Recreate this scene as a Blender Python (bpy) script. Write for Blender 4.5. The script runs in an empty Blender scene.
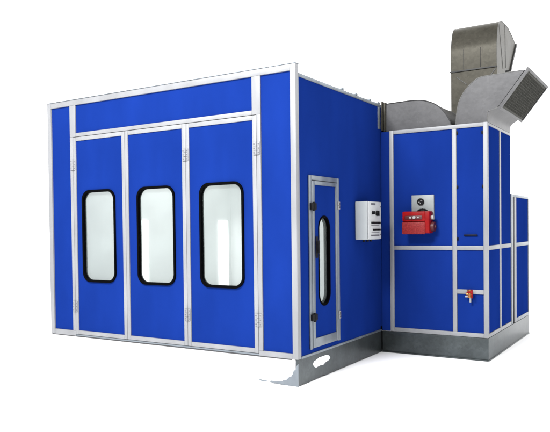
import bpy, bmesh, math, random
from mathutils import Vector, Matrix
random.seed(7)
sc = bpy.context.scene
COL = sc.collection

# ------------------------------------------------------------------ materials
def mat(name, col, rough=.5, metal=0., spec=.5, noise=0., nscale=8., bump=0., bscale=60., spangle=0., stretch=None, col2=None, nfac=None):
    m = bpy.data.materials.new(name); m.use_nodes = True
    nt = m.node_tree; b = nt.nodes['Principled BSDF']
    b.inputs['Base Color'].default_value = (*col, 1)
    b.inputs['Roughness'].default_value = rough
    b.inputs['Metallic'].default_value = metal
    b.inputs['Specular IOR Level'].default_value = spec
    tc = nt.nodes.new('ShaderNodeTexCoord'); mp = nt.nodes.new('ShaderNodeMapping')
    nt.links.new(tc.outputs['Object'], mp.inputs['Vector'])
    if stretch: mp.inputs['Scale'].default_value = stretch
    if noise > 0:
        n = nt.nodes.new('ShaderNodeTexNoise'); n.inputs['Scale'].default_value = nscale
        n.inputs['Detail'].default_value = 6
        nt.links.new(mp.outputs[0], n.inputs['Vector'])
        r = nt.nodes.new('ShaderNodeValToRGB')
        r.color_ramp.elements[0].position = .3; r.color_ramp.elements[1].position = .7
        c2 = col2 or tuple(min(1, c * (1 + noise)) for c in col)
        r.color_ramp.elements[0].color = (*[c * (1 - noise) for c in col], 1)
        r.color_ramp.elements[1].color = (*c2, 1)
        nt.links.new(n.outputs['Fac'], r.inputs[0]); nt.links.new(r.outputs[0], b.inputs['Base Color'])
        mr = nt.nodes.new('ShaderNodeMapRange')
        mr.inputs['To Min'].default_value = rough * .85; mr.inputs['To Max'].default_value = min(1, rough * 1.2)
        nt.links.new(n.outputs['Fac'], mr.inputs['Value']); nt.links.new(mr.outputs[0], b.inputs['Roughness'])
    if spangle > 0:
        vo = nt.nodes.new('ShaderNodeTexVoronoi'); vo.inputs['Scale'].default_value = 38
        nt.links.new(mp.outputs[0], vo.inputs['Vector'])
        hs = nt.nodes.new('ShaderNodeHueSaturation'); ma = nt.nodes.new('ShaderNodeMapRange')
        sx = nt.nodes.new('ShaderNodeSeparateColor'); nt.links.new(vo.outputs['Color'], sx.inputs[0])
        ma.inputs['To Min'].default_value = 1 - spangle; ma.inputs['To Max'].default_value = 1 + spangle
        nt.links.new(sx.outputs[0], ma.inputs['Value']); nt.links.new(ma.outputs[0], hs.inputs['Value'])
        src = b.inputs['Base Color'].links[0].from_socket
        nt.links.new(src, hs.inputs['Color']); nt.links.new(hs.outputs[0], b.inputs['Base Color'])
    if bump > 0:
        n2 = nt.nodes.new('ShaderNodeTexNoise'); n2.inputs['Scale'].default_value = bscale
        n2.inputs['Detail'].default_value = 3
        nt.links.new(mp.outputs[0], n2.inputs['Vector'])
        bp = nt.nodes.new('ShaderNodeBump'); bp.inputs['Strength'].default_value = bump
        bp.inputs['Distance'].default_value = .01
        nt.links.new(n2.outputs['Fac'], bp.inputs['Height']); nt.links.new(bp.outputs[0], b.inputs['Normal'])
    return m

BLUE = mat('blue_paint', (.0050, .0200, .143), .5, 0, .0, noise=.12, nscale=2.2, bump=.12, bscale=3, stretch=(1, 1, .35))
ALU = mat('anodised_aluminium', (.205, .209, .218), .5, .15, .3, noise=.13, nscale=4, stretch=(1, 1, .3))
ALUD = mat('bare_aluminium', (.15, .17, .19), .40, .45, .4, noise=.2, nscale=7, stretch=(1, 1, .3))
SEAM = mat('joint_shadow_rubber', (.035, .035, .037), .7)
BLACK = mat('black_rubber', (.0012, .0012, .0015), .8, 0, .02)
BLACKP = mat('black_plastic', (.003, .003, .004), .5, 0, .12)
LINING = mat('white_lining', (.74, .755, .75), .5, noise=.03, nscale=1.2)
GALV = mat('galvanised_sheet', (.046, .046, .048), .42, .5, .4, noise=.14, nscale=5, bump=.2, bscale=5, spangle=.08)
GALVD = mat('dull_galvanised_sheet', (.043, .0405, .033), .36, .2, .04, noise=.12, nscale=5, bump=.22, bscale=4, spangle=.11)
BASE = mat('galvanised_base', (.060, .069, .072), .36, .7, .25, noise=.2, nscale=5, bump=.14, bscale=5, spangle=.1)
EDGE = mat('folded_sheet_edge', (.03, .03, .03), .6, .3)
LIGHTEDGE = mat('bright_flange', (.10, .10, .098), .5, .2)
SCREEN = mat('dark_grille', (.050, .050, .044), .8, .0, .2, noise=.5, nscale=45)
WHITEP = mat('white_powder_coat', (.9, .9, .9), .7, noise=.02)
FLOORM = mat('white_floor', (.95, .95, .95), .9, 0, .1, noise=.01, nscale=.5)
BOXM = mat('light_grey_enamel', (.34, .36, .36), .4, 0, .3, noise=.05, nscale=5)
BOXF = mat('control_face', (.40, .41, .41), .4, 0, .3, noise=.05, nscale=9)
RED = mat('red_enamel', (.19, .003, .004), .4, 0, .1, noise=.25, nscale=14)
REDL = mat('red_textured_cover', (.17, .010, .012), .45, 0, .15, noise=.3, nscale=70, col2=(.22, .02, .02), bump=.3, bscale=60)
REDD = mat('dark_red_plastic', (.05, .002, .004), .5)
PLATE = mat('pale_plate', (.20, .215, .215), .4, 0, .3, noise=.06, nscale=12)
BRASS = mat('brass', (.32, .13, .04), .3, .6, noise=.4, nscale=60)
WHT = mat('white_print', (.26, .26, .26), .5)
GREYP = mat('grey_print', (.09, .09, .10), .5)

def glass(name):
    m = bpy.data.materials.new(name); m.use_nodes = True
    nt = m.node_tree; b = nt.nodes['Principled BSDF']
    b.inputs['Base Color'].default_value = (.75, .85, .83, 1); b.inputs['Roughness'].default_value = .12
    b.inputs['Specular IOR Level'].default_value = .25
    n = nt.nodes.new('ShaderNodeTexNoise'); n.inputs['Scale'].default_value = 2.5
    tc = nt.nodes.new('ShaderNodeTexCoord'); nt.links.new(tc.outputs['Object'], n.inputs['Vector'])
    mr = nt.nodes.new('ShaderNodeMapRange'); mr.inputs['To Min'].default_value = .02; mr.inputs['To Max'].default_value = .09
    nt.links.new(n.outputs['Fac'], mr.inputs['Value'])
    t = nt.nodes.new('ShaderNodeBsdfTransparent'); t.inputs[0].default_value = (.945, .96, .955, 1)
    mx = nt.nodes.new('ShaderNodeMixShader')
    nt.links.new(mr.outputs[0], mx.inputs[0])
    nt.links.new(t.outputs[0], mx.inputs[1]); nt.links.new(b.outputs[0], mx.inputs[2])
    nt.links.new(mx.outputs[0], nt.nodes['Material Output'].inputs[0])
    return m
GLASS = glass('hazy_window_glass')
TUBE = bpy.data.materials.new('lit_lamp_cover'); TUBE.use_nodes = True
_b = TUBE.node_tree.nodes['Principled BSDF']
_b.inputs['Emission Color'].default_value = (1, 1, 1, 1); _b.inputs['Emission Strength'].default_value = 1.6

# ------------------------------------------------------------------ helpers
def bx(bm, x0, x1, y0, y1, z0, z1, bev=0., mi=0):
    r = bmesh.ops.create_cube(bm, size=1)
    v = r['verts']
    for q in v:
        q.co = Vector(((x0 + x1) / 2 + q.co.x * (x1 - x0), (y0 + y1) / 2 + q.co.y * (y1 - y0), (z0 + z1) / 2 + q.co.z * (z1 - z0)))
    fs = set(f for q in v for f in q.link_faces)
    for f in fs: f.material_index = mi
    if bev:
        es = list({e for q in v for e in q.link_edges})
        rr = bmesh.ops.bevel(bm, geom=es, offset=bev, segments=2, affect='EDGES', profile=.5)
        for f in rr['faces']: f.material_index = mi
def cyl(bm, p, axis, r, h, seg=20, mi=0, r2=None):
    rot = {'x': Matrix.Rotation(math.pi / 2, 4, 'Y'), 'y': Matrix.Rotation(math.pi / 2, 4, 'X'), 'z': Matrix.Identity(4)}[axis]
    q = bmesh.ops.create_cone(bm, cap_ends=True, segments=seg, radius1=r, radius2=r if r2 is None else r2, depth=h, matrix=Matrix.Translation(p) @ rot)
    for f in {f for v in q['verts'] for f in v.link_faces}: f.material_index = mi
def bar(bm, a, b, w, mi=0):
    a = Vector(a); b = Vector(b); d = b - a
    m = Matrix.Translation((a + b) / 2) @ d.to_track_quat('Z', 'Y').to_matrix().to_4x4()
    q = bmesh.ops.create_cone(bm, cap_ends=True, segments=8, radius1=w, radius2=w, depth=d.length, matrix=m)
    for f in {f for v in q['verts'] for f in v.link_faces}: f.material_index = mi
def obj(name, bm, mats, parent=None, smooth=True):
    bmesh.ops.recalc_face_normals(bm, faces=bm.faces)
    me = bpy.data.meshes.new(name); bm.to_mesh(me); bm.free()
    for m in (mats if isinstance(mats, (list, tuple)) else [mats]): me.materials.append(m)
    if smooth:
        me.shade_smooth(); me.set_sharp_from_angle(angle=math.radians(32))
    o = bpy.data.objects.new(name, me); COL.objects.link(o)
    if parent:
        o.parent = parent
        rt = parent
        off = Vector((0, 0, 0))
        while rt: off += rt.location; rt = rt.parent
        me.transform(Matrix.Translation(-off))
    return o
def boxes(name, mats, parent, *bs, bev=.002):
    bm = bmesh.new()
    for b in bs: bx(bm, *b, bev=bev)
    return obj(name, bm, mats, parent)
def thing(name, label, cat, loc, group=None):
    o = bpy.data.objects.new(name, None); COL.objects.link(o); o.location = loc
    o.empty_display_size = .2
    o['label'] = label; o['category'] = cat
    if group: o['group'] = group
    return o
def rrect(u0, u1, v0, v1, r, n=10):
    pts = []
    for cu, cv, a0 in ((u1 - r, v1 - r, 0), (u0 + r, v1 - r, 90), (u0 + r, v0 + r, 180), (u1 - r, v0 + r, 270)):
        for k in range(n + 1):
            a = math.radians(a0 + 90 * k / n); pts.append((cu + r * math.cos(a), cv + r * math.sin(a)))
    return pts
def holed(bm, outer, inner, w0, w1, to3, mi=0):
    """plate between w0 and w1, outline outer, one hole inner; to3 maps (u,v,w) to a point"""
    ks = []
    for w in (w0, w1):
        lo = [bm.verts.new(to3(u, v, w)) for u, v in outer]; li = [bm.verts.new(to3(u, v, w)) for u, v in inner]
        es = [bm.edges.new((l[i], l[(i + 1) % len(l)])) for l in (lo, li) for i in range(len(l))]
        r = bmesh.ops.triangle_fill(bm, use_beauty=True, use_dissolve=False, edges=es)
        for g in r['geom']:
            if isinstance(g, bmesh.types.BMFace): g.material_index = mi
        ks.append((lo, li))
    for j in (0, 1):
        a, b = ks[0][j], ks[1][j]
        for i in range(len(a)):
            f = bm.faces.new((a[i], a[(i + 1) % len(a)], b[(i + 1) % len(a)], b[i])); f.material_index = mi
def prism(bm, pts, w0, w1, to3, mi=0):
    a = [bm.verts.new(to3(u, v, w0)) for u, v in pts]; b = [bm.verts.new(to3(u, v, w1)) for u, v in pts]
    for l in (a, b):
        r = bmesh.ops.triangle_fill(bm, use_beauty=True, edges=[bm.edges.new((l[i], l[(i + 1) % len(l)])) for i in range(len(l))])
        for g in r['geom']:
            if isinstance(g, bmesh.types.BMFace): g.material_index = mi
    for i in range(len(a)):
        f = bm.faces.new((a[i], a[(i + 1) % len(a)], b[(i + 1) % len(a)], b[i])); f.material_index = mi
XZ = lambda u, v, w: (u, w, v)     # plates facing the front
YZ = lambda u, v, w: (w, u, v)     # plates facing the right

W, HB, ZT, ZW, DC, CX, CT = 3.351, .255, 3.007, 2.925, 2.126, 1.208, 2.607
YC, YL, YB = 3.33, 4.464, 3.95     # back of the cabin, of the low cabinet, of the booth

# ------------------------------------------------------------------ floor
bm = bmesh.new()
bx(bm, -120, 120, -120, 120, -.3, 0)
fl = obj('floor', bm, FLOORM, smooth=False); fl['kind'] = 'structure'

# ------------------------------------------------------------------ base under everything
base = thing('metal_base', 'low grey galvanised base running under the booth and the machine cabin', 'base', (0, 0, 0))
bm = bmesh.new()                                # side plate under the booth wall, slightly ragged lower edge
pts = [(.012, HB)] + [(.006, .0)]
y = .05
while y < DC - .6:
    pts.append((y, max(.001, random.uniform(.0, .014) if y < 1.6 else .001))); y += random.uniform(.03, .07)
pts += [(DC, .001), (DC, HB)]
prism(bm, pts, -.030, -.002, YZ)
obj('side_plate', bm, BASE, base)
bm = bmesh.new()
bx(bm, .004, CX, DC, DC + .03, 0.001, HB - .004, .002)
bx(bm, .0, CX - .001, DC - .012, DC + .01, .001, .014, .002)
obj('front_plate', bm, BASE, base)
boxes('joint_strip', BLACK, base, (-.001, .008, DC - .014, DC + .001, .03, HB + .02))
bm = bmesh.new()
bx(bm, CX - .03, CX + .002, DC + .002, YL, .001, HB - .004, .002)
bx(bm, CX - .01, CX + .010, DC + .004, YL, .001, .012, .002)
obj('end_plate', bm, BASE, base)
boxes('skirt', WHITEP, base, (-W + .01, -.035, .010, .03, .001, HB - .004), (-W + .01, -W + .03, .04, YB, .001, HB - .004))['label'] = 'added white front skirt'  # added white panel, bright enough to clip into the blank background
bm = bmesh.new()
prism(bm, [(-.001, .215), (-.001, .002), (-.10, .002), (-.24, .006), (-.31, .012), (-.30, .026), (-.22, .030), (-.18, .036), (-.153, .050), (-.13, .052), (-.10, .083), (-.072, .094), (-.056, .13), (-.050, .15), (-.030, .158), (-.022, .19)][::-1], -.001, .008, XZ)
prism(bm, [(-.44, .016), (-.40, .010), (-.365, .008), (-.34, .015), (-.355, .026), (-.385, .022), (-.42, .026)], .004, .0095, XZ)
obj('corner_plate', bm, ALUD, base)['label'] = 'torn grey metal corner'
bm = bmesh.new()
prism(bm, [(.30, .165), (.335, .185), (.40, .196), (.45, .207), (.52, .203), (.60, .205), (.66, .19), (.69, .165), (.66, .145), (.58, .135), (.53, .118), (.45, .125), (.37, .118), (.33, .135)], -.006, .0005, YZ)  # white shape standing in for a cut-out hole in the plate
obj('hole_stand_in', bm, WHITEP, base)['label'] = 'white patch on the dark side plate'
boxes('back_plate', BASE, base, (-W + .04, CX - .04, YL - .03, YL - .001, .001, HB - .006), bev=0)

# ------------------------------------------------------------------ the booth
booth = thing('spray_booth', 'large blue panelled spray booth with white framing and three windowed front doors', 'spray booth', (-W / 2, 0, HB))
Z0 = HB
# facade fixed panels
F0, F1 = .016, .055
for x0, x1, z0, z1 in ((-W + .05, -2.96, Z0 + .05, ZT - .05), (-2.89, -.47, 2.60, ZT - .05), (-.40, -.045, Z0 + .05, ZT - .05)):
    boxes('wall_panel', BLUE, booth, (x0, x1, F0, F1, z0, z1), bev=0)
# frame profiles
def rail(*b, m=ALU, name='frame_rail', bev=.003, p=booth): return boxes(name, m, p, b, bev=bev)
rail(-W, -W + .062, -.004, .07, Z0, ZT, name='frame_post')
rail(-2.975, -2.931, .0, .06, Z0 + .062, 2.579, name='frame_post')
rail(-2.975, -2.883, .0, .06, 2.5795, ZT - .060, name='frame_post')
rail(-.426, -.380, .0, .06, Z0 + .050, 2.579, name='frame_post')
rail(-.475, -.380, .0, .06, 2.5795, ZT - .060, name='frame_post')
rail(-.056, .004, -.005, .062, Z0 - .001, ZT + .001, name='frame_post', bev=.006)
rail(-W + .062, -.056, -.003, .07, ZT - .060, ZT)
rail(-2.883, -.475, .0, .06, 2.580, 2.622)
rail(-W + .062, -2.931, .0, .06, Z0, Z0 + .060)
rail(-.426, -.056, .0, .06, Z0, Z0 + .050)
# threshold below the doors and the dark line of the gap over them
rail(-2.931, -.426, .004, .06, Z0, Z0 + .018, m=ALUD, name='threshold')
boxes('drip_edge', SEAM, booth, (-W + .01, -.07, .002, .05, Z0 - .010, Z0 - .001), bev=0)

boxes('drip_cap', ALUD, booth, (-W - .002, .002, -.007, .075, ZT + .0015, ZT + .009), bev=.001)
# three door leaves
edges = (-2.929, -2.122, -1.285, -.428)
wins = ((-2.794, -2.279), (-1.957, -1.436), (-1.115, -.584))
ZD0, ZD1 = Z0 + .022, 2.574
leafs = []
for k in range(3):
    x0, x1 = edges[k] + .0015, edges[k + 1] - .0015
    wx0, wx1 = wins[k]; wz0, wz1 = .893, 1.952
    bm = bmesh.new()
    holed(bm, [(x0 + .03, ZD0 + .03), (x1 - .03, ZD0 + .03), (x1 - .03, ZD1 - .03), (x0 + .03, ZD1 - .03)], rrect(wx0 + .012, wx1 - .012, wz0 + .012, wz1 - .012, .105), .012, .050, XZ)
    d = bpy.data.objects.new('folding_door', None); COL.objects.link(d); d.parent = booth
    d.location = Vector((x0, 0, ZD0)) - booth.location
    obj('door_panel', bm, BLUE, d, smooth=False)
    bm = bmesh.new(); s = .044
    bx(bm, x0, x0 + s, .0, .056, ZD0, ZD1, .003); bx(bm, x1 - s, x1, .0, .056, ZD0, ZD1, .003)
    bx(bm, x0 + s, x1 - s, .0005, .056, ZD1 - .044, ZD1, .003); bx(bm, x0 + s, x1 - s, .0005, .056, ZD0, ZD0 + .045, .003)
    obj('door_frame', bm, ALU, d)
    bm = bmesh.new()
    holed(bm, rrect(wx0, wx1, wz0, wz1, .115), rrect(wx0 + .021, wx1 - .021, wz0 + .026, wz1 - .026, .096), -.006, .0125, XZ)
    holed(bm, rrect(wx0 + .013, wx1 - .013, wz0 + .013, wz1 - .013, .104), rrect(wx0 + .021, wx1 - .021, wz0 + .026, wz1 - .026, .096), .0115, .052, XZ)
    obj('window_gasket', bm, BLACK, d)
    bm = bmesh.new(); prism(bm, rrect(wx0 + .014, wx1 - .014, wz0 + .016, wz1 - .016, .10), .036, .042, XZ)
    obj('window_pane', bm, GLASS, d, smooth=False)
    leafs.append(d)
boxes('door_seam', SEAM, booth, (-2.935, -2.924, .012, .05, ZD0, ZD1), (-2.127, -2.117, .012, .05, ZD0, ZD1), (-1.29, -1.28, .012, .05, ZD0, ZD1), (-.433, -.423, .012, .05, ZD0, ZD1), (-2.93, -.43, .012, .05, 2.570, 2.583), bev=0)

def hinge(par, xc, zc, m=ALU):
    bm = bmesh.new()
    bx(bm, xc - .038, xc - .006, -.006, .0, zc - .062, zc + .062, .0015); bx(bm, xc + .006, xc + .038, -.006, .0, zc - .062, zc + .062, .0015)
    for i in range(3):
        cyl(bm, (xc, -.010, zc - .042 + .042 * i), 'z', .010, .038, 14)
        for s in (-1, 1): cyl(bm, (xc + s * .025, -.0065, zc - .042 + .042 * i), 'y', .0065, .004, 12, mi=1)
        bx(bm, xc - .03, xc + .03, -.0072, -.0058, zc - .064 + .042 * i, zc - .060 + .042 * i, mi=1)
    return obj('hinge', bm, [m, GREYP], par)
for xc, par in ((-2.930, leafs[0]), (-1.285, leafs[2]), (-.427, leafs[2])):
    for zc in (2.255, .60): hinge(par, xc, zc)

# right hand wall: panels of the wall with the service door's window cut through
WX = -.004
SD = (.238, .914, .312, 1.990)
bm = bmesh.new()
holed(bm, [(.060, HB + .002), (YB, HB + .002), (YB, ZW - .004), (.060, ZW - .004)], rrect(.442, .684, .720, 1.592, .118), WX - .05, WX, YZ)
obj('side_wall', bm, BLUE, booth, smooth=False)
boxes('back_wall', BLUE, booth, (-W + .002, -.06, YB - .05, YB - .002, HB, ZW - .01), bev=0)
boxes('left_wall', BLUE, booth, (-W + .002, -W + .05, .072, YB - .052, HB, ZW - .01), bev=0)
bm = bmesh.new(); bx(bm, -W + .001, -.012, .072, YB, ZW - .045, ZW + .012, .002)
roof = obj('roof', bm, ALU, booth)
for y in (1.07, 1.44, 1.84, 2.10):
    boxes('roof_clip', ALUD, booth, (-.10, .004, y - .045, y + .015, ZW + .003, ZW + .030), bev=.006)
rail(-.030, .003, .063, YB, ZW - .030, ZW + .003, m=ALUD)
rail(-.030, .004, DC - .075, DC - .005, CT + .03, ZW - .031, m=ALUD, name='frame_post')
rail(-.030, .006, .063, DC - .006, HB - .004, HB + .018, m=ALUD)
boxes('corner_gasket', BLACK, booth, (-.002, .004, DC - .032, DC - .001, HB + .019, HB + .05), bev=0)
# service door
sd = bpy.data.objects.new('service_door', None); COL.objects.link(sd); sd.parent = booth; sd.location = Vector((0, SD[0], SD[2])) - booth.location
bm = bmesh.new()
holed(bm, [(.30, .36), (.88, .36), (.88, 1.94), (.30, 1.94)], rrect(.442, .684, .720, 1.592, .118), WX + .0005, .006, YZ)
obj('door_panel', bm, BLUE, sd, smooth=False)
bm = bmesh.new()
bx(bm, 0, .014, .238, .286, .312, 1.990, .003); bx(bm, 0, .018, .291, .345, .320, 1.938, .003)
bx(bm, 0, .014, .870, .916, .312, 1.990, .003); bx(bm, 0, .018, .825, .866, .320, 1.938, .003)
bx(bm, 0, .0138, .286, .870, 1.946, 1.990, .003); bx(bm, 0, .0178, .345, .825, 1.900, 1.938, .003)
bx(bm, 0, .0178, .345, .825, .320, .410, .003)
obj('door_frame', bm, ALUD, sd)
bm = bmesh.new()
for b in ((-.002, .004, .283, .294, .33, 1.94), (-.002, .004, .862, .873, .33, 1.94), (-.002, .004, .29, .87, 1.935, 1.949)): bx(bm, *b)
obj('door_seam', bm, SEAM, sd)
bm = bmesh.new()
holed(bm, rrect(.433, .694, .706, 1.604, .1300), rrect(.447, .679, .725, 1.587, .114), .004, .013, YZ)
holed(bm, rrect(.4425, .6835, .7205, 1.5915, .1175), rrect(.447, .679, .725, 1.587, .114), -.055, .0045, YZ)
obj('window_gasket', bm, BLACK, sd)
bm = bmesh.new(); prism(bm, rrect(.444, .682, .722, 1.590, .117), -.028, -.022, YZ)
obj('window_pane', bm, GLASS, sd, smooth=False)
for z in (1.69, .62):
    bm = bmesh.new(); bx(bm, .012, .040, .240, .345, z - .032, z + .032, .006); cyl(bm, (.036, .288, z), 'z', .014, .085, 14)
    obj('hinge', bm, BLACKP, sd)['label'] = 'black hinge'
for z in (1.71, .58):
    bm = bmesh.new(); bx(bm, .012, .026, .872, .912, z - .040, z + .040, .003)
    for dz in (-.018, .018): cyl(bm, (.028, .892, z + dz), 'x', .009, .006, 12, mi=1)
    bx(bm, .0262, .0275, .872, .912, z - .002, z + .002, mi=1)
    obj('latch', bm, [ALU, SEAM], sd)
bm = bmesh.new(); bx(bm, .017, .028, .352, .388, 1.19, 1.40, .005); bx(bm, .028, .040, .362, .378, 1.25, 1.27, .003); bx(bm, .038, .048, .356, .386, 1.235, 1.36, .004)
obj('door_handle', bm, BLACKP, sd)
# interior
bm = bmesh.new()
ix0, ix1, iy0, iy1, iz0, iz1 = -W + .052, -.056, .060, YB - .054, HB + .004, ZW - .05
bx(bm, ix0, ix1, iy0, iy1, iz0, iz1)
front = [f for f in bm.faces if abs(f.calc_center_median().y - iy0) < 1e-4] + [f for f in bm.faces if abs(f.calc_center_median().x - ix1) < 1e-4]
bmesh.ops.delete(bm, geom=front, context='FACES')
obj('inner_lining', bm, LINING, booth, smooth=False)
bm = bmesh.new()                                 # lining of the door side with the same window hole
holed(bm, [(iy0, iz0), (iy1, iz0), (iy1, iz1), (iy0, iz1)], rrect(.442, .684, .720, 1.592, .118), ix1, ix1 + .0015, YZ)
obj('inner_lining', bm, LINING, booth, smooth=False)
for y0, y1 in ((1.60, 1.74), (3.52, 3.77)):
    lb = boxes('light_box', TUBE, booth, (ix0 + .001, ix0 + .03, y0, y1, .50, 1.62), bev=.004)
def area(name, loc, tgt, sx, sy, e, col=(1, 1, 1)):
    l = bpy.data.lights.new(name, 'AREA'); l.shape = 'RECTANGLE'; l.size = sx; l.size_y = sy; l.energy = e; l.color = col
    o = bpy.data.objects.new(name, l); COL.objects.link(o); o.location = loc
    o.rotation_euler = (Vector(tgt) - Vector(loc)).to_track_quat('-Z', 'Y').to_euler()
    return o
area('booth_interior_fill', (-1.7, 2.0, 2.80), (-1.7, 2.0, 0), 2.4, 2.6, 44)  # added area light, brightens the closed interior seen through the windows

# ------------------------------------------------------------------ machine cabin
cab = thing('machine_cabin', 'tall blue machine cabin with white framing under the two curved ducts', 'cabin', (CX / 2 + .05, DC, HB))
PY = DC + .015
for b in ((.15, .83, PY, PY + .04, .30, 1.22), (.15, .83, PY, PY + .04, 1.255, CT - .03), (.873, 1.17, PY, PY + .04, .30, .74), (.873, 1.17, PY, PY + .04, .77, 1.22), (.873, 1.17, PY, PY + .04, 1.255, CT - .03)):
    boxes('wall_panel', BLUE, cab, b, bev=0)
boxes('filler_panel', BLUE, cab, (.001, .108, DC + .012, DC + .05, HB, CT - .004), bev=0)
R = dict(p=cab)
rail(.106, .154, DC, DC + .05, HB, CT, name='frame_post', **R)
rail(1.162, CX, DC - .001, DC + .05, HB, CT + .001, name='frame_post', **R)
rail(.829, .876, DC, DC + .05, HB + .046, CT - .043, name='frame_post', **R)
rail(.154, 1.162, DC, DC + .05, CT - .043, CT, **R)
rail(.154, 1.162, DC, DC + .05, HB, HB + .046, **R)
rail(.154, .829, DC + .001, DC + .05, 1.214, 1.262, **R)
rail(.876, 1.162, DC + .001, DC + .05, 1.214, 1.262, **R)
rail(.876, 1.162, DC + .001, DC + .05, .730, .778, **R)
# right side of the cabin
SX = CX - .008
for y0, y1 in ((DC + .05, 2.725), (2.785, YC)):
    for z0, z1 in ((.30, 1.22), (1.255, CT - .02)):
        boxes('wall_panel', BLUE, cab, (SX - .04, SX, y0, y1, z0, z1), bev=0)
rail(CX - .05, CX - .001, 2.722, 2.788, HB + .040, CT - .030, name='frame_post', **R)
rail(CX - .05, CX - .001, DC + .05, YC, CT - .030, CT - .001, **R)
rail(CX - .05, CX, DC + .05, YC, HB, HB + .040, **R)
rail(CX - .05, CX - .001, DC + .05, 2.722, 1.214, 1.262, **R)
rail(CX - .05, CX - .001, 2.788, YC, 1.214, 1.262, **R)
boxes('top_sheet', GALV, cab, (.11, CX - .05, DC + .05, YC, CT - .03, CT - .006), bev=0)
boxes('back_wall', BLUE, cab, (.11, CX - .051, YC - .03, YC - .001, HB, CT - .031), bev=0)
bm = bmesh.new(); bx(bm, .955, 1.098, PY - .022, PY - .002, 1.372, 1.388, .004)
obj('pull_handle', bm, BLACKP, cab)
for x, z in ((.884, 2.515), (1.152, 2.500), (.884, 1.915), (1.156, 1.912), (.884, 1.340)):
    bm = bmesh.new(); bx(bm, x - .009, x + .009, PY - .012, PY - .0005, z - .018, z + .018, .003)
    obj('turn_latch', bm, BLACKP, cab)

# ------------------------------------------------------------------ low cabinet
low = thing('filter_cabinet', 'narrow low blue cabinet with white edges at the far right end', 'cabinet', (.75, (YC + YL) / 2, HB))
LT = 1.872
boxes('wall_panel', BLUE, low, (CX - .05, CX - .008, 3.62, YL - .02, .30, 1.215), (CX - .05, CX - .008, 3.62, YL - .02, 1.258, LT - .02), bev=0)
P = dict(p=low)
rail(CX - .045, CX, 3.345, 3.435, HB, LT, name='frame_post', m=ALUD, **P)
rail(CX - .045, CX, 3.530, 3.640, HB, LT - .035, name='frame_post', **P)
rail(CX - .045, CX, YL - .024, YL, HB, LT - .035, name='frame_post', m=ALUD, **P)
rail(CX - .045, CX, 3.435, YL, LT - .035, LT, m=ALUD, **P)
rail(CX - .045, CX, 3.640, YL - .024, HB, HB + .045, m=ALUD, **P)
rail(CX - .045, CX, 3.640, YL - .024, 1.212, 1.260, m=ALUD, **P)
boxes('door_gap', BLACK, low, (CX - .045, CX - .012, 3.436, 3.529, HB, LT - .036), bev=0)
boxes('top_sheet', ALUD, low, (.2, CX - .046, 3.345, YL, LT - .03, LT - .004), bev=0)
boxes('inner_side', BLUE, low, (.2, .24, 3.345, YL, HB, LT - .031), (.241, CX - .06, YL - .04, YL, HB, LT - .031), bev=0)

# ------------------------------------------------------------------ ducts
def shell(bm, prof, w0, w1, to3, skip=(), mi=0, caps=True, mic=None):
    """sheet metal duct: closed profile swept straight from w0 to w1; edges in skip stay open"""
    a = [bm.verts.new(to3(u, v, w0)) for u, v in prof]; b = [bm.verts.new(to3(u, v, w1)) for u, v in prof]
    n = len(prof)
    for i in range(n):
        if i in skip: continue
        f = bm.faces.new((a[i], a[(i + 1) % n], b[(i + 1) % n], b[i])); f.material_index = mi
    for l in (a, b):
        es = []
        for i in range(n):
            e = bm.edges.get((l[i], l[(i + 1) % n])) or bm.edges.new((l[i], l[(i + 1) % n])); es.append(e)
        bmesh.ops.triangle_fill(bm, use_beauty=True, edges=es)
def spline(pts, n=6):
    out = []
    P_ = [pts[0]] + list(pts) + [pts[-1]]
    for i in range(1, len(P_) - 2):
        p0, p1, p2, p3 = P_[i - 1:i + 3]
        for k in range(n):
            t = k / n
            out.append(tuple(.5 * (2 * p1[j] + (p2[j] - p0[j]) * t + (2 * p0[j] - 5 * p1[j] + 4 * p2[j] - p3[j]) * t * t + (3 * p1[j] - p0[j] - 3 * p2[j] + p3[j]) * t ** 3) for j in (0, 1)))
    out.append(pts[-1]); return out
def lip(name, pts, w0, w1, to3, m, par, t=.007):
    for w in (w0, w1):
        bm = bmesh.new()
        for p, q in zip(pts[:-1], pts[1:]): bar(bm, to3(p[0], p[1], w), to3(q[0], q[1], w), t)
        obj(name, bm, m, par)

# duct from the booth wall into the cabin
d1 = thing('intake_duct', 'low rounded grey sheet metal duct joining the booth wall to the cabin top', 'duct', (.4, 2.5, CT))
c1 = spline([(.045, 2.940), (.20, 2.944), (.325, 2.946), (.42, 2.942), (.501, 2.928), (.59, 2.893), (.672, 2.838), (.733, 2.765), (.783, 2.681), (.806, 2.612)])
bm = bmesh.new(); shell(bm, c1 + [(.045, 2.612)], 2.200, 2.95, XZ)
obj('duct_shell', bm, GALV, d1)
lip('folded_seam', c1, 2.198, 2.952, XZ, EDGE, d1, .006)
bm = bmesh.new(); bx(bm, .006, .020, 2.14, 3.0, 2.622, 2.965, .002); bx(bm, .028, .045, 2.165, 2.99, 2.614, 2.955, .002)
obj('wall_flange', bm, [GALVD], d1)
boxes('flange_gasket', BLACK, d1, (.0205, .0275, 2.16, 2.98, 2.63, 2.945), bev=0)

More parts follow.
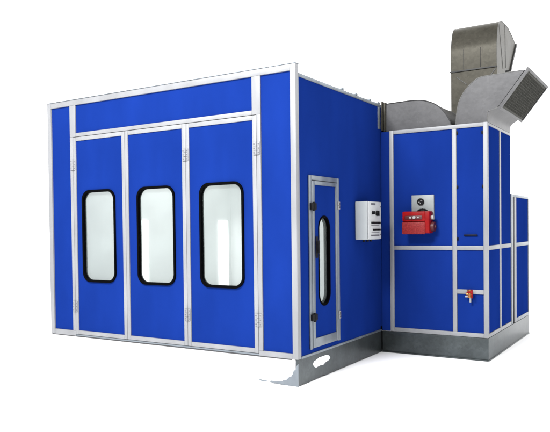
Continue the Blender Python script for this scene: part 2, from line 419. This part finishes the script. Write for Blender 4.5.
# outlet elbow on the front of the cabin
d2 = thing('outlet_elbow_duct', 'grey metal elbow duct at the cabin front corner, its dark grille facing right', 'duct', (1.04, 2.7, CT))
Y0, Y1 = 2.150, 3.300
c2 = spline([(.868, 2.609), (.872, 2.69), (.882, 2.772), (.903, 2.86), (.937, 2.931), (.99, 3.005), (1.067, 3.072), (1.12, 3.098), (1.20, 3.108), (1.58, 3.118)])
inn = [(1.325, 2.775), (1.27, 2.742), (1.235, 2.722), (1.214, 2.695), (1.206, 2.66), (1.205, 2.609)]
prof = c2 + inn
bm = bmesh.new(); shell(bm, prof, Y0, Y1, XZ, skip=(len(c2) - 1,))
obj('duct_shell', bm, GALV, d2)
lip('folded_seam', c2, Y0, Y1, XZ, LIGHTEDGE, d2, .004)
# flange frame in the slanted opening plane
A = Vector((1.325, 0, 2.760)); B = Vector((1.600, 0, 3.125)); U = (B - A).normalized(); Nn = Vector((U.z, 0, -U.x)); L = (B - A).length
slant = lambda u, v, w: tuple(A + U * u + Nn * w + Vector((0, v, 0)))
bm = bmesh.new()
holed(bm, [(-.02, Y0 - .02), (L + .02, Y0 - .02), (L + .02, Y1 + .02), (-.02, Y1 + .02)], [(.008, Y0 + .012), (L - .008, Y0 + .012), (L - .008, Y1 - .012), (.008, Y1 - .012)], .0, .028, slant)
obj('outlet_flange', bm, GALV, d2, smooth=False)
bm = bmesh.new()
prism(bm, [(.007, Y0 + .01), (L - .007, Y0 + .01), (L - .007, Y1 - .01), (.007, Y1 - .01)], .010, .018, slant)
for k in range(1, 40): 
    v = Y0 + .03 + (Y1 - Y0 - .06) * k / 40
    bar(bm, slant(.03, v, .022), slant(L - .03, v, .022), .0028)
for k in range(1, 16):
    u = .03 + (L - .06) * k / 16
    bar(bm, slant(u, Y0 + .03, .020), slant(u, Y1 - .03, .020), .0028)
obj('outlet_grille', bm, SCREEN, d2)
bm = bmesh.new(); bar(bm, (1.20, Y0 - .002, 2.612), (1.205, Y0 - .002, 2.72), .004); bar(bm, (1.205, Y0 - .002, 2.72), (1.32, Y0 - .002, 2.752), .004)
obj('folded_seam', bm, LIGHTEDGE, d2)

# tall riser behind the elbow
d3 = thing('exhaust_duct', 'tall dull grey exhaust duct with a hooded bend, standing behind the front elbow duct', 'duct', (.75, 3.7, 1.87))
X0, X1 = .470, 1.035
c3 = [(3.40, 1.875), (3.40, 3.50)]
bend = spline([(3.40, 3.50), (3.40, 3.66), (3.405, 3.76), (3.425, 3.85), (3.455, 3.94), (3.505, 4.02), (3.60, 4.075), (3.75, 4.100), (3.90, 4.104), (4.07, 4.093), (4.25, 4.062), (4.402, 4.020), (4.53, 3.975)])
prof3 = [(3.40, 1.875)] + bend + [(4.17, 3.575), (4.05, 3.54), (3.90, 3.525), (3.87, 3.48), (3.865, 1.875)]
bm = bmesh.new(); shell(bm, prof3, X0, X1, YZ, skip=(len(bend),))
obj('duct_shell', bm, GALVD, d3)
lip('folded_seam', bend, X0, X1, YZ, LIGHTEDGE, d3, .004)
bm = bmesh.new()
bx(bm, X0 - .015, X1 + .006, 3.385, 3.40, 3.462, 3.480, .002)
obj('joint_flange', bm, EDGE, d3)
for a, b in (((X1, 3.52, 4.02), (X1, 3.74, 3.50)), ((X1, 3.86, 4.095), (X1, 3.90, 3.54))):
    bm = bmesh.new(); bar(bm, a, b, .0045); obj('lap_seam', bm, LIGHTEDGE, d3)
for a, b, t in (((X1 - .01, 3.399, 3.455), (.93, 3.399, 3.33), .006), ((X0 + .07, 3.399, 3.40), (X0 + .20, 3.399, 3.29), .005), ((.63, 3.398, 3.49), (.63, 3.4, 3.74), .0035), ((.835, 3.398, 3.49), (.835, 3.4, 3.74), .0035)):
    bm = bmesh.new(); bar(bm, a, b, t); obj('stiffener', bm, LIGHTEDGE if t > .004 else EDGE, d3)
A3 = Vector((0, 4.17, 3.575)); B3 = Vector((0, 4.53, 3.975)); U3 = (B3 - A3).normalized(); N3 = Vector((0, U3.z, -U3.y)); L3 = (B3 - A3).length
sl3 = lambda u, v, w: tuple(A3 + U3 * u + N3 * w + Vector((v, 0, 0)))
bm = bmesh.new()
holed(bm, [(-.02, X0 - .015), (L3 + .02, X0 - .015), (L3 + .02, X1 + .015), (-.02, X1 + .015)], [(.03, X0 + .03), (L3 - .03, X0 + .03), (L3 - .03, X1 - .03), (.03, X1 - .03)], -.01, .03, sl3)
obj('outlet_flange', bm, EDGE, d3, smooth=False)
bm = bmesh.new(); prism(bm, [(.028, X0 + .028), (L3 - .028, X0 + .028), (L3 - .028, X1 - .028), (.028, X1 - .028)], .0, .008, sl3)
obj('outlet_grille', bm, SCREEN, d3)

# ------------------------------------------------------------------ control box on the wall
cb = thing('control_box', 'light grey control box with black switches hung on the dark blue side wall', 'control box', (.08, 1.54, 1.346))
bm = bmesh.new(); bx(bm, .0, .140, 1.358, 1.724, 1.346, 1.765, .006)
obj('housing', bm, BOXM, cb)
bm = bmesh.new(); bx(bm, .1415, .156, 1.360, 1.722, 1.350, 1.762, .004)
obj('front_cover', bm, BOXF, cb)
FX = .156
for y, z, r in ((1.46, 1.640, .018), (1.585, 1.635, .030)):
    bm = bmesh.new(); cyl(bm, (FX + .012, y, z), 'x', r, .024, 20); bx(bm, FX + .02, FX + .034, y - .006, y + .006, z - r, z + r, .002)
    obj('rotary_switch', bm, BLACKP, cb)
for i in range(6):
    for z, s in ((1.530, .013), (1.455, .010)):
        if z < 1.5 and i == 0: continue
        y = 1.44 + .045 * i
        bm = bmesh.new(); cyl(bm, (FX + .007, y, z), 'x', s, .014, 14); obj('push_button', bm, BLACKP, cb)
for b in ((1.43, 1.55, 1.725, 1.745), (1.43, 1.66, 1.498, 1.503), (1.43, 1.66, 1.420, 1.425), (1.42, 1.66, 1.385, 1.40)):
    boxes('marking_strip', GREYP, cb, (FX, FX + .002) + b, bev=0)
for z in (1.40, 1.71):
    bm = bmesh.new(); cyl(bm, (FX + .003, 1.70, z), 'x', .008, .006, 12); obj('screw', bm, GREYP, cb)
for y in (1.45, 1.56, 1.65):
    bm = bmesh.new(); cyl(bm, (.06, y, 1.334), 'z', .014, .024, 14); obj('cable_gland', bm, BLACKP, cb)

# ------------------------------------------------------------------ burner on the cabin
bu = thing('red_burner', 'red burner unit mounted below a pale square plate on the cabin front', 'burner', (.46, DC, 1.39))
boxes('mounting_plate', PLATE, bu, (.371, .626, DC - .006, PY - .0005, 1.56, 1.842), bev=.002)
bm = bmesh.new(); cyl(bm, (.478, DC - .012, 1.765), 'y', .040, .018, 28)
bx(bm, .452, .470, DC - .024, DC - .0205, 1.758, 1.764, mi=1); bx(bm, .478, .500, DC - .024, DC - .0205, 1.778, 1.784, mi=1); bx(bm, .474, .480, DC - .024, DC - .0205, 1.74, 1.755, mi=1)
obj('sight_glass', bm, [BLACKP, WHT], bu)
BF = DC - .170
bm = bmesh.new(); bx(bm, .315, .618, BF + .02, DC - .0065, 1.405, 1.655, .012)
obj('burner_body', bm, RED, bu)
bm = bmesh.new(); bx(bm, .310, .575, BF, BF + .03, 1.397, 1.535, .010)
obj('lower_cover', bm, REDL, bu)
bm = bmesh.new(); bx(bm, .314, .575, BF + .004, BF + .03, 1.541, 1.652, .010)
bx(bm, .345, .545, BF - .002, BF + .006, 1.562, 1.606, .006, mi=1)
obj('upper_cover', bm, [RED, REDD], bu)
bm = bmesh.new(); cyl(bm, (.455, BF - .006, 1.586), 'y', .016, .012, 16); bx(bm, .40, .42, BF - .004, BF - .001, 1.575, 1.595); bx(bm, .49, .508, BF - .004, BF - .001, 1.578, 1.592)
obj('round_badge', bm, WHT, bu)
bm = bmesh.new(); cyl(bm, (.63, DC - .07, 1.585), 'x', .026, .03, 18); obj('fitting', bm, WHT, bu)
bm = bmesh.new(); cyl(bm, (.632, DC - .06, 1.48), 'x', .055, .045, 24); cyl(bm, (.635, DC - .06, 1.48), 'x', .020, .06, 16)
obj('fan_motor', bm, REDD, bu)
bm = bmesh.new()
for i in range(9): 
    a = math.pi * i / 8; cyl(bm, (.500 + .055 * math.cos(a), DC - .020, 1.648 + .03 * math.sin(a)), 'y', .010, .02, 10)
obj('cable_loop', bm, BLACKP, bu)

# ------------------------------------------------------------------ valve
va = thing('gas_valve', 'small brass valve with red handle on the short rail of the cabin', 'valve', (1.02, DC, .73))
VY = DC - .035
bm = bmesh.new(); cyl(bm, (1.020, VY, .735), 'z', .020, .085, 16); cyl(bm, (1.020, VY + .018, .735), 'y', .018, .035, 16); cyl(bm, (1.020, VY, .735), 'x', .017, .07, 16); cyl(bm, (1.020, VY, .775), 'z', .024, .014, 6)
obj('valve_body', bm, BRASS, va)
bm = bmesh.new(); bx(bm, 1.046, 1.060, VY - .035, VY - .015, .690, .785, .004); bx(bm, 1.005, 1.06, VY - .036, VY - .024, .745, .765, .003)
obj('valve_handle', bm, RED, va)
bm = bmesh.new(); cyl(bm, (1.028, VY, .668), 'z', .011, .05, 14); cyl(bm, (.992, VY - .005, .705), 'x', .010, .03, 12)
obj('outlet_pipe', bm, ALU, va)

# ------------------------------------------------------------------ light
w = bpy.data.worlds.new('World'); sc.world = w; w.use_nodes = True
nt = w.node_tree; bg = nt.nodes['Background']
tc = nt.nodes.new('ShaderNodeTexCoord'); sp = nt.nodes.new('ShaderNodeSeparateXYZ')
nt.links.new(tc.outputs['Generated'], sp.inputs[0])
mr = nt.nodes.new('ShaderNodeMapRange'); mr.interpolation_type = 'SMOOTHSTEP'
mr.inputs['From Min'].default_value = -.35; mr.inputs['From Max'].default_value = .12
mr.inputs['To Min'].default_value = .75; mr.inputs['To Max'].default_value = 2.85
mx = nt.nodes.new('ShaderNodeMath'); mx.operation = 'MULTIPLY_ADD'; mx.inputs[1].default_value = -.25
nt.links.new(sp.outputs['X'], mx.inputs[0]); nt.links.new(sp.outputs['Y'], mx.inputs[2])
nt.links.new(mx.outputs[0], mr.inputs['Value']); nt.links.new(mr.outputs[0], bg.inputs['Strength'])
bg.inputs['Color'].default_value = (1, 1, 1, 1)
area('key_softbox', (-.9, -6.6, 7.4), (-.8, 0, 2.3), 3.5, 2, 2000)

# ------------------------------------------------------------------ camera
cam = bpy.data.cameras.new('camera'); co = bpy.data.objects.new('camera', cam); COL.objects.link(co)
r2 = Vector((.8260113, .56349471, -.01338103)); u2 = Vector((-.00142013, .02582029, .99966559)); fw = Vector((-.56365177, .82571607, -.02212809))
M = Matrix((r2, u2, -fw)).transposed().to_4x4(); M.translation = Vector((2.9799, -5.6309, 1.48))
co.matrix_world = M
cam.sensor_width = 36; cam.lens = 681.64 / 550 * 36
cam.shift_x = 54.86 / 550; cam.shift_y = 28.53 / 550
cam.clip_end = 500; cam.clip_start = .05
sc.camera = co
sc.view_settings.view_transform = 'Standard'; sc.view_settings.look = 'None'; sc.view_settings.exposure = 0; sc.view_settings.gamma = 1
sc.cycles.max_bounces = 10; sc.cycles.transparent_max_bounces = 12
